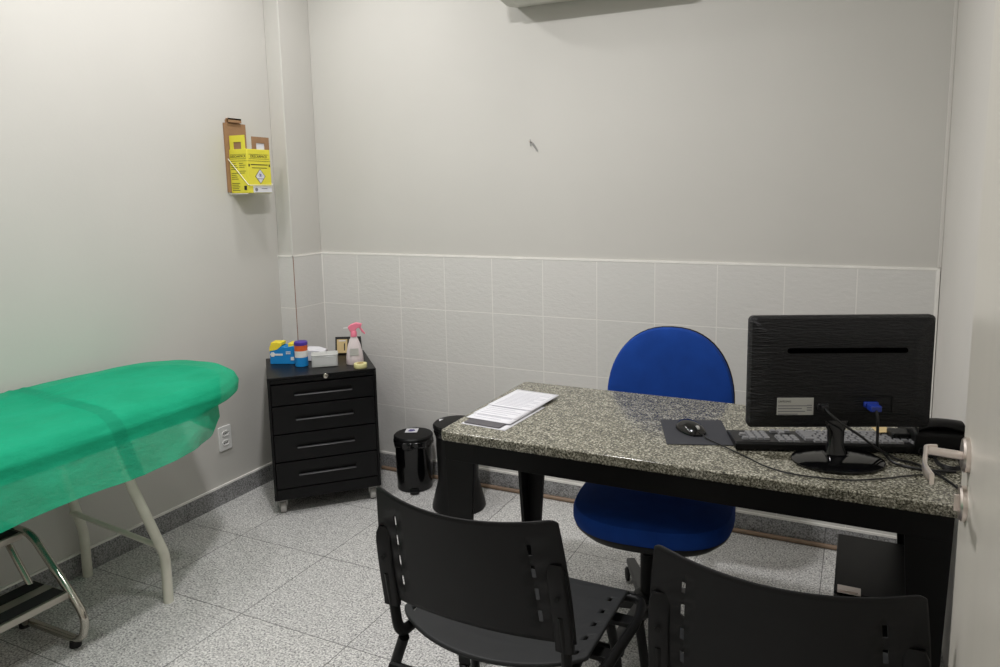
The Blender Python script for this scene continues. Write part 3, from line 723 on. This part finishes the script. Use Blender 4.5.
kb = thing('keyboard', 'black full-size computer keyboard lying behind the monitor stand', 'keyboard', (2.486, -.966, DZ), RK)
b = NB(); prism(b, [(-.066, .004), (.066, .004), (.066, .012), (-.060, .024), (-.066, .020)], -.235, .235, Matrix.Rotation(PI / 2, 4, 'Z') @ FRONT); obj('case', b, M['black_plastic'], kb, bevel=.002)
for x in (-.2, .2):
    for y in (-.055, .052):
        b = NB(); bx(b, x - .012, x + .012, y - .007, y + .007, 0, .0045); obj('foot', b, M['rubber'], kb, smooth=False)
# local y: -.066 is the rear (towards the camera), so rows are laid out mirrored for the user at +y
keymesh = {}
def key(w, x, y):
    zt_ = .012 + (.060 - y) / .12 * .0105
    if w not in keymesh:
        b = NB(); a = w * .0185 / 2 - .0012; c = .0082
        loft(b, [[Vector((sx * (a - e), sy * (c - e), z)) for sx, sy in ((1, 1), (-1, 1), (-1, -1), (1, -1))] for z, e in ((0, 0), (.0075, .0018))])
        o = obj('key', b, M['key'], kb, smooth=False); keymesh[w] = o
    else:
        o = keymesh[w].copy(); COL.objects.link(o); o.parent = kb
    o.location = (x, y, zt_)
rows = [[1] + [0] + [1] * 4 + [1] * 4 + [1] * 4, [1] * 13 + [2], [1.5] + [1] * 12 + [1.5], [1.75] + [1] * 11 + [2.25], [2.25] + [1] * 10 + [2.75], [1.25] * 3 + [6.25] + [1.25] * 4]
nk = 0
for r, row in enumerate(rows):
    y = -.052 + r * .0195; x = .222
    for w in row:
        ww = w if w else 1
        if w: key(w, x - ww * .0185 / 2, y); nk += 1
        x -= ww * .0185
    x0k = -.070
    for k in range(3):
        if (r in (3,)) or (r == 4 and k != 1): continue
        key(1, x0k - .0185 * k - .0092, y); nk += 1
    if 0 < r < 5:
        for k in range(4):
            if r in (2, 4) and k == 3: continue
            if nk < 100: key(1, -.140 - .0185 * k - .0092, y); nk += 1

# monitor
MA = math.radians(22.4)
mo = thing('computer_monitor', 'black computer monitor seen from behind on the desk', 'monitor', (2.528, -1.088, DZ), MA)
zb, zt_ = .080, .362; zc = (zb + zt_) / 2
b = NB()
FB = FRONT                                        # local outline xy -> x z, z -> -y
R = [[Vector((x * 1, y_, z)) for x, z in rrect(w, h, r, 5, .007, zc)] for w, h, r, y_ in ((.440, .276, .010, .045), (.446, .282, .012, .043), (.446, .282, .012, .028), (.436, .272, .016, .019), (.36, .20, .02, .008), (.34, .18, .02, .006))]
loft(b, R); obj('back_cover', b, M['monitor'], mo)
b = NB(); bx(b, -.206, .220, .0452, .0462, zb + .016, zt_ - .012); obj('screen', b, M['gloss_black'], mo, smooth=False)
b = NB(); prism(b, rrect(.286, .012, .0055, 4, .014, zt_ - .082), -.0072, -.0030, FB); o = obj('vent_slot', b, M['dark_hole'], mo); 
M['vent'] = mat('vent_black', L3(2, 2, 2), .9, spec=0); o.data.materials[0] = M['vent']
b = NB(); bx(b, -.150, -.062, .0045, .0065, .119, .162); lb = obj('rating_label', b, M['label_grey'], mo, smooth=False, label='pale grey rating label')
b = NB()
for k in range(4):
    bx(b, -.148, -.148 + (.048, .066, .058, .07)[k], .0041, .0045, .120 + k * .007, .1222 + k * .007)
for k in range(3): bx(b, -.078, -.066, .0041, .0045, .142 - k * .006, .1445 - k * .006)
obj('label_print', b, M['ink'], lb, smooth=False)
text('maker_logo', 'SAMSUNG', .0068, M['ink_dark'], lb, TR(-.132, .0042, .153) @ FRONT)
b = NB()
for q in ((.012, .128, .1245, .1265), (.012, .128, .163, .165), (.126, .128, .1245, .165)): bx(b, q[0], q[1], .004, .0062, q[2], q[3])
obj('port_recess', b, M['black_plastic'], mo, smooth=False)
b = NB(); bx(b, -.052, -.026, .000, .010, .132, .148); bx(b, -.047, -.031, -.014, .002, .134, .146); obj('power_plug', b, M['cable'], mo, bevel=.002)
# neck and base
b = NB()
loft(b, [[Vector((x, y + yy, z)) for x, y in rrect(w, d, min(w, d) * .4, 4)] for z, w, d, yy in ((.010, .090, .075, .01), (.020, .052, .045, .014), (.045, .038, .030, .018), (.075, .040, .026, .02), (.092, .056, .024, .022), (.105, .070, .02, .026))]); obj('stand_neck', b, M['gloss_black'], mo)
b = NB(); loft(b, [circ(r, 48, 0, 0, z, r2) for r, r2, z in ((.104, .080, 0), (.110, .086, .003), (.110, .086, .007), (.100, .076, .012), (.05, .036, .017), (.01, .008, .0175))]); obj('stand_base', b, M['gloss_black'], mo)
Rm = world_of(mo)
def mw(x, y, z): return tuple(Rm @ Vector((x, y, z)))
vg = NB(); bx(vg, .058, .092, -.004, .008, .139, .152); bx(vg, .062, .088, -.030, -.004, .136, .150)
t = thing('video_cable', 'thick black cable with blue plug behind the monitor', 'cable', mw(.075, -.03, .14), MA)
bmesh.ops.transform(vg, matrix=Rm, verts=vg.verts); obj('blue_plug', vg, M['cool_blue'], t, world=True, bevel=.002, label='blue plug')
b = NB(); tube(b, smooth_path([mw(.075, -.028, .140), mw(.076, -.036, .118), mw(.080, -.030, .085), mw(.084, -.026, .05), (2.630, -1.030, .768), (2.655, -1.055, .7545), (2.69, -1.072, .7545), (2.73, -1.075, .7545), (2.784, -1.06, .7545)]), .0035, 10)
obj('cord', b, M['cable'], t, world=True)
t = thing('power_cable', 'black power cord running from the monitor plug to the desk end', 'cable', mw(-.039, -.012, .14), MA)
b = NB(); tube(b, smooth_path([mw(-.039, -.012, .140), mw(-.034, -.03, .132), mw(-.010, -.045, .112), mw(.03, -.050, .085), mw(.075, -.040, .05), (2.640, -1.030, .766), (2.662, -1.026, .7545), (2.70, -1.04, .7545), (2.74, -1.09, .7545), (2.77, -1.15, .7545), (2.784, -1.19, .7545)]), .0030, 10)
obj('cord', b, M['cable'], t, world=True)
b = NB(); tube(b, smooth_path([(2.775 + .030 * math.cos(a * .7), -1.0 + .055 * math.sin(a * .7), .7525 + .0004 * a) for a in range(0, 30)], 3), .0022, 8)
tag(obj('coiled_cable', b, M['cable']), 'loose coil of thin black cable by the door handle', 'cable')

# telephone, small black box, note
ph = thing('desk_telephone', 'black desk telephone at the far right end of the desk', 'telephone', (2.747, -.868, DZ), math.radians(12))
b = NB(); prism(b, [(-.085, 0), (.085, 0), (.085, .028), (-.045, .062), (-.085, .056)], -.062, .062, Matrix.Rotation(PI / 2, 4, 'Z') @ FRONT @ Matrix()); obj('base', b, M['black_plastic'], ph, bevel=.006, seg=3)
b = NB(); R = []
for k in range(17):
    t = -1 + 2 * k / 16; w = .024 + .007 * abs(t) ** 3; zz = .062 + .011 * (1 - t * t) - .002; hgt = .012 + .007 * abs(t) ** 2
    R.append([Vector((t * .054, -.045 + w * math.cos(a), zz + hgt * math.sin(a) + .002)) for a in [2 * PI * j / 16 for j in range(16)]])
loft(b, R); obj('handset', b, M['black_plastic'], ph)
b = NB(); tube(b, [Vector((-.05 + .010 * math.cos(i * 1.1), -.088 - .012 * math.sin(i * .11) + .000 * i, .012 + .010 * math.sin(i * 1.1))) + Vector((i * .0012, 0, 0)) for i in range(90)], .0018, 6); obj('coiled_cord', b, M['cable'], ph)
bb = thing('adapter_box', 'small black box between the keyboard and the telephone', 'box', (2.668, -.905, DZ), math.radians(16))
b = NB(); prism(b, rrect(.046, .050, .005), 0, .040); obj('casing', b, M['black_plastic'], bb, bevel=.003)
b = NB(); bx(b, -.017, .017, -.0262, -.0250, .006, .033); obj('front_panel', b, M['gloss_black'], bb, smooth=False)
b = NB(); prism(b, rrect(.040, .040, .003), 0, .0012, TR(2.628, -.875, DZ + .029) @ Matrix.Rotation(.5, 4, 'Z') @ Matrix.Rotation(.12, 4, 'X')); 
bmesh.ops.translate(b, vec=(0, 0, 0), verts=b.verts)
tag(obj('paper_note', b, M['kraft']), 'small cream paper note on the right end of the keyboard', 'paper')

# computer tower under the desk
pc = thing('computer_tower', 'black computer tower on the floor under the right end of the desk', 'computer', (2.623, -.938, 0))
b = NB(); bx(b, -.09, .09, -.165, .165, .012, .42); obj('case', b, M['black_plastic'], pc, bevel=.003)
b = NB(); prism(b, rrect(.18, .400, .006, 4, 0, .215), .165, .177, FB); obj('front_bezel', b, M['gloss_black'], pc, bevel=.003)
b = NB()
bx(b, -.082, -.028, -.172, -.135, .4205, .4225); bx(b, -.076, -.034, -.165, -.152, .4225, .4250); obj('silver_latch', b, M['steel'], pc, bevel=.001)
for x in (-.07, .07):
    for y in (-.14, .14):
        b = NB(); lathe(b, [(.014, 0), (.012, .013)], 12, None, x, y); obj('foot', b, M['rubber'], pc)

# ------------------------------------------------------------------ blue office chair
oc = thing('office_chair', 'round-backed blue fabric office chair behind the granite desk', 'chair', (2.020, -.905, 0), math.radians(6))
def pill(b, out, z0_, z1_, r):
    n = len(out); c = Vector((sum(x for x, y in out) / n, sum(y for x, y in out) / n))
    rg = []
    for z, ins in ((z0_, r), (z0_ + r * .3, r * .3), (z0_ + r, 0), (z1_ - r, 0), (z1_ - r * .3, r * .3), (z1_, r), (z1_ + r * .25, r * 3.2)):
        rr = []
        for x, y in out:
            v = Vector((x, y)) - c; L_ = v.length; v = v * ((L_ - ins) / L_) + c; rr.append(Vector((v.x, v.y, z)))
        rg.append(rr)
    return rg
def superell(a, b_, p, n=48, cx=0, cy=0): return [(cx + a * abs(math.cos(t)) ** (2 / p) * (1 if math.cos(t) > 0 else -1), cy + b_ * abs(math.sin(t)) ** (2 / p) * (1 if math.sin(t) > 0 else -1)) for t in [2 * PI * i / n for i in range(n)]]
b = NB(); loft(b, pill(b, superell(.238, .228, 2.7), .435, .500, .022)); obj('seat', b, M['blue'], oc)
b = NB(); loft(b, [[Vector((x * k, y * k, z)) for x, y in superell(.232, .222, 2.7)] for z, k in ((.405, .55), (.415, .90), (.438, 1.0), (.446, 1.01), (.450, .98))]); obj('seat_pan', b, M['black_plastic'], oc)
# backrest: rounded arch, facing the camera side (-y)
def arch(w, h, n=36, flare=.012):
    out = []
    for i in range(n):
        t = 2 * PI * i / n; c, s = math.cos(t), math.sin(t)
        if s >= 0: out.append((w * abs(c) ** (2 / 2.3) * (1 if c > 0 else -1), h * .36 + h * .64 * abs(s) ** (2 / 2.15)))
        else: out.append((w * abs(c) ** (2 / 4.5) * (1 if c > 0 else -1), h * .36 * (1 - abs(s) ** (2 / 3.2))))
    return out
A = arch(.219, .40, 56)
TB = TR(-.010, .385, .545) @ Matrix.Rotation(math.radians(-6), 4, 'X') @ FRONT
rg = pill(None, A, -.022, .030, .018)
def bow(v): return TB @ Vector((v.x, v.y, v.z + .35 * v.x ** 2 + .10 * (v.y - .2) ** 2))
b = NB(); loft(b, [[bow(v) for v in r] for r in rg]); obj('backrest', b, M['blue'], oc)
b = NB(); loft(b, [[bow(Vector((v.x, v.y, z_ ))) for v in [Vector((.0 + x * k, .2 + (y - .2) * k, 0)) for x, y in A]] for z_, k in ((-.036, .82), (-.030, .98), (-.022, 1.012), (-.012, 1.012), (-.010, .98))]); obj('back_shell', b, M['black_plastic'], oc)
b = NB(); tube(b, fillet([(0, .10, .405), (0, .33, .400), (0, .425, .46), (0, .425, .70)], .06), .022, 12, .45); obj('back_support', b, M['black_metal'], oc)
HB = Vector((-.03, .085, 0))
b = NB(); cyl(b, HB + Vector((0, 0, .12)), HB + Vector((0, 0, .27)), .026); cyl(b, HB + Vector((0, 0, .27)), HB + Vector((0, 0, .40)), .015); bx(b, -.07, .07, -.09, .09, .385, .408); obj('gas_lift', b, M['black_metal'], oc)
b = NB(); lathe(b, [(.045, .07), (.05, .075), (.045, .13), (.03, .14)], 24, TR(*HB)); obj('hub', b, M['black_plastic'], oc)
for k in range(5):
    a = math.radians(111 + 72 * k); d = Vector((math.cos(a), math.sin(a), 0)); s = Vector((-d.y, d.x, 0))
    b = NB(); loft(b, [[HB + d * r + s * x + Vector((0, 0, z + y)) for x, y in rrect(w, h, .006, 3)] for r, w, h, z in ((.03, .05, .04, .100), (.17, .042, .032, .088), (.31, .032, .022, .074))]); lg = obj('base_leg', b, M['grey_leg'], oc)
    c0 = HB + d * .305
    b = NB(); cyl(b, c0 + Vector((0, 0, .05)), c0 + Vector((0, 0, .075)), .010)
    for q in (-1, 1): lathe(b, [(.020, -.007), (.025, -.004), (.025, .004), (.020, .007)], 18, TR(*(c0 + s * .013 * q + Vector((0, 0, .025)))) @ d.to_track_quat('Y', 'Z').to_matrix().to_4x4() @ Matrix.Rotation(PI / 2, 4, 'Y'))
    obj('castor', b, M['rubber'], lg)

# ------------------------------------------------------------------ visitor chairs
def visitor_chair(name, loc, rz, label):
    r = thing(name, label, 'chair', loc, rz, 'black plastic visitor chairs in front of the desk')
    # backrest shell: u across (-1..1), v up (0..1); curved in plan, belly towards the viewer
    def fb(u, v):
        x = u * (.233 - .020 * v ** 2)
        z = .519 + (.281 - .012 * (1 - u * u)) * v
        y = .014 - .044 * v - (.030 + .022 * v) * (1 - u * u)
        return Vector((x, y, z))
    su = [.697, .734]; slots = [(.17, .27), (.36, .46), (.55, .65), (.73, .82)]
    us = sorted(set([-1, -.985, -.96, -.93] + [-s for s in su] + [i / 10 for i in range(-7, 8)] + su + [.93, .96, .985, 1]))
    vs = sorted(set([0, .04, .10, .96, 1] + [q for s in slots for q in s]))
    vs = sorted(vs + [.9])
    b = NB()
    def corner(u, v):   # round the top corners and cut the lower ones
        e = max(0, abs(u) - .93) / .07
        vv = v
        if v > .85: vv = v - (v - .85) / .15 * .03 * e * e
        return fb(u, vv)
    sheet_grid(b, us, vs, corner, lambda u, v: su[0] < abs(u) < su[1] and any(a < v < c for a, c in slots))
    obj('backrest', b, M['shell'], r, solid=.0035, bevel=0)
    for s in (-1, 1):                      # raised sleeve over each back tube
        b = NB(); R = []
        for k_, v in enumerate([-.06 + .72 * k / 12 for k in range(13)]):
            w = .020 if k_ < 12 else .014; dp = (.010, .012, .012)[min(k_, 2)] if k_ < 11 else (.008, .003)[k_ - 11]
            c_ = fb(s * .905, max(0, v)) + Vector((0, 0, min(0, v) * .268)); R.append([c_ + Vector((x, y - dp * .35, 0)) for x, y in rrect(w * 2, dp + .006, .006, 3)])
        o = obj('tube_sleeve', b_loft(b, R), M['shell'], r)
        b = NB(); c = fb(s * .905, .40); lathe(b, [(.006, 0), (.006, .001), (.004, .0015), (0, .001)], 16, TR(c.x, c.y - .0185, c.z) @ FRONT); obj('rivet', b, M['black_plastic'], o)
    # seat
    def fs(u, v):
        x = u * .232
        yb = .077 - .088 * (1 - u * u) ** .8
        yf = .372 + .006 * (1 - u * u)
        y = yb + (yf - yb) * v
        z = .452 - .008 * (1 - u * u) * (1 - .5 * v) - .012 * max(0, (v - .90) / .10) ** 2 + .0005 * max(0, math.sin(v * 2 * PI * 7)) ** 4 * (1 if abs(u) < .84 and .05 < v < .93 else 0)
        return Vector((x, y, z))
    q0 = [.870, .905]; ss = [(.07, .13), (.24, .30), (.41, .47), (.58, .64), (.75, .81)]
    us = sorted(set([-1, -.98] + [-q for q in q0] + [i / 12 for i in range(-10, 11)] + q0 + [.98, 1]))
    vs = sorted(set([i / 60 for i in range(61)] + [q for s in ss for q in s]))
    b = NB(); sheet_grid(b, us, vs, fs, lambda u, v: q0[0] < abs(u) < q0[1] and any(a < v < c for a, c in ss))
    obj('seat', b, M['seat_shell'], r, solid=.009, off=-1 if True else 0)
    fr = NB(); ZS = .425
    for s in (-1, 1):
        # back tube: down from the sleeve and forward under the seat
        b = NB(); P0 = fb(s * .905, .25)
        tube(b, fillet([(P0.x, P0.y - .002, P0.z), (s * .212, .012, .50), (s * .208, .020, .415), (s * .200, .14, .424), (s * .200, .33, .424)], .05), .0140, 12, .75); obj('back_tube', b, M['black_metal'], r)
        b = NB(); tube(b, fillet([(s * .262, .000, .010), (s * .250, .045, .30), (s * .206, .035, .405)], .09), .0130, 12); lg = obj('leg', b, M['black_metal'], r)
        b = NB(); lathe(b, [(.015, 0), (.018, .004), (.013, .016)], 14, None, s * .262, .000); obj('foot_cap', b, M['black_plastic'], lg)
        b = NB(); tube(b, fillet([(s * .215, .375, .010), (s * .205, .350, .28), (s * .200, .300, .410)], .03), .0120, 12); lg = obj('leg', b, M['black_metal'], r)
        b = NB(); lathe(b, [(.015, 0), (.018, .004), (.013, .016)], 14, None, s * .215, .375); obj('foot_cap', b, M['black_plastic'], lg)
    # side frame bolted outside the right edge of the seat
    b = NB(); tube(b, fillet([(.205, .385, .415), (.262, .385, .415), (.275, .30, .415), (.262, .095, .415)], .03), .0115, 12); sf = obj('side_rail', b, M['black_metal'], r)
    for y0_ in (.13, .27):
        b = NB(); bx(b, .195, .268, y0_, y0_ + .035, .408, .420); obj('bracket', b, M['black_metal'], sf, bevel=.001)
    b = NB(); tube(b, fillet([(.275, .31, .405), (.285, .34, .25), (.300, .385, .008)], .05), .0115, 12); obj('side_leg', b, M['black_metal'], sf)
    for y, z in ((.002, .348), (.352, .285)):
        b = NB(); tube(b, [(-.222, y, z), (.222, y, z)], .0115, 10); obj('stretcher', b, M['black_metal'], r)
    return r
def b_loft(b, R): loft(b, R); return b
c1 = visitor_chair('visitor_chair', (1.840, -1.712, 0), math.radians(-.5), 'black slatted plastic visitor chair nearest the drawer cabinet, seat in view')
c2 = dup(c1, (2.460, -1.728, 0), 'black plastic visitor chair nearest the door, only its backrest in view', math.radians(0))

# ------------------------------------------------------------------ ceiling lamps
LAMPS = ((.42, -1.30, 4.5, .14, 'round ceiling light above the rounded end of the examination table'), (.48, -.60, 5, .14, 'round ceiling light nearest the corner with the drawer cabinet'),
         (1.45, -1.55, 25, .16, 'round ceiling light above the visitor chairs in the middle of the room'), (.42, -2.20, 3.5, .14, 'round ceiling light above the far end of the examination table from the corner'),
         (1.90, -3.10, 3, .16, 'round ceiling fill light added out of view near the open door'))  # last entry: unseen fill light, added to brighten the entrance end
for x, y, e, sz, lb_ in LAMPS:
    t = thing('ceiling_light', lb_, 'light', (x, y, H), 0, 'round ceiling lights')
    b = NB(); loft(b, [circ(r, 32, 0, 0, z) for r, z in ((.11, 0), (.115, -.004), (.115, -.022), (.102, -.026))]); obj('housing', b, M['white_plastic'], t)
    b = NB(); lathe(b, [(.098, -.0262), (.098, -.028), (0, -.029)], 32); obj('diffuser', b, M['lamp'], t)
    ld = bpy.data.lights.new('lamp_light', 'AREA'); ld.shape = 'DISK'; ld.size = sz; ld.energy = e; ld.color = (1, .978, .985)
    lo = bpy.data.objects.new('lamp_light', ld); COL.objects.link(lo); lo.parent = t; lo.location = (0, 0, -.035)
w = bpy.data.worlds.new('world'); w.use_nodes = True; w.node_tree.nodes['Background'].inputs[0].default_value = (.5, .52, .55, 1); w.node_tree.nodes['Background'].inputs[1].default_value = .2
scene.world = w

# ------------------------------------------------------------------ camera
F_, yaw, pit, rol = 718.875, -.43597, .13888, -.01600
f = Vector((math.sin(yaw) * math.cos(pit), math.cos(yaw) * math.cos(pit), -math.sin(pit)))
r0 = Vector((math.cos(yaw), -math.sin(yaw), 0)); u0 = r0.cross(f)
r1 = r0 * math.cos(rol) + u0 * math.sin(rol); u1 = -r0 * math.sin(rol) + u0 * math.cos(rol)
cd_ = bpy.data.cameras.new('camera'); cam = bpy.data.objects.new('camera', cd_); COL.objects.link(cam)
cd_.sensor_width = 36; cd_.sensor_fit = 'HORIZONTAL'; cd_.lens = F_ * 36 / 1000
cd_.shift_x = -27.686 / 1000; cd_.shift_y = -41.658 / 1000; cd_.clip_start = .02
cam.matrix_world = Matrix(((r1.x, u1.x, -f.x, 2.558), (r1.y, u1.y, -f.y, -2.948), (r1.z, u1.z, -f.z, 1.424), (0, 0, 0, 1)))
scene.camera = cam
scene.view_settings.view_transform = 'Standard'; scene.view_settings.look = 'None'
scene.view_settings.gamma = 1; scene.view_settings.use_curve_mapping = False
scene.view_settings.exposure = 0.33
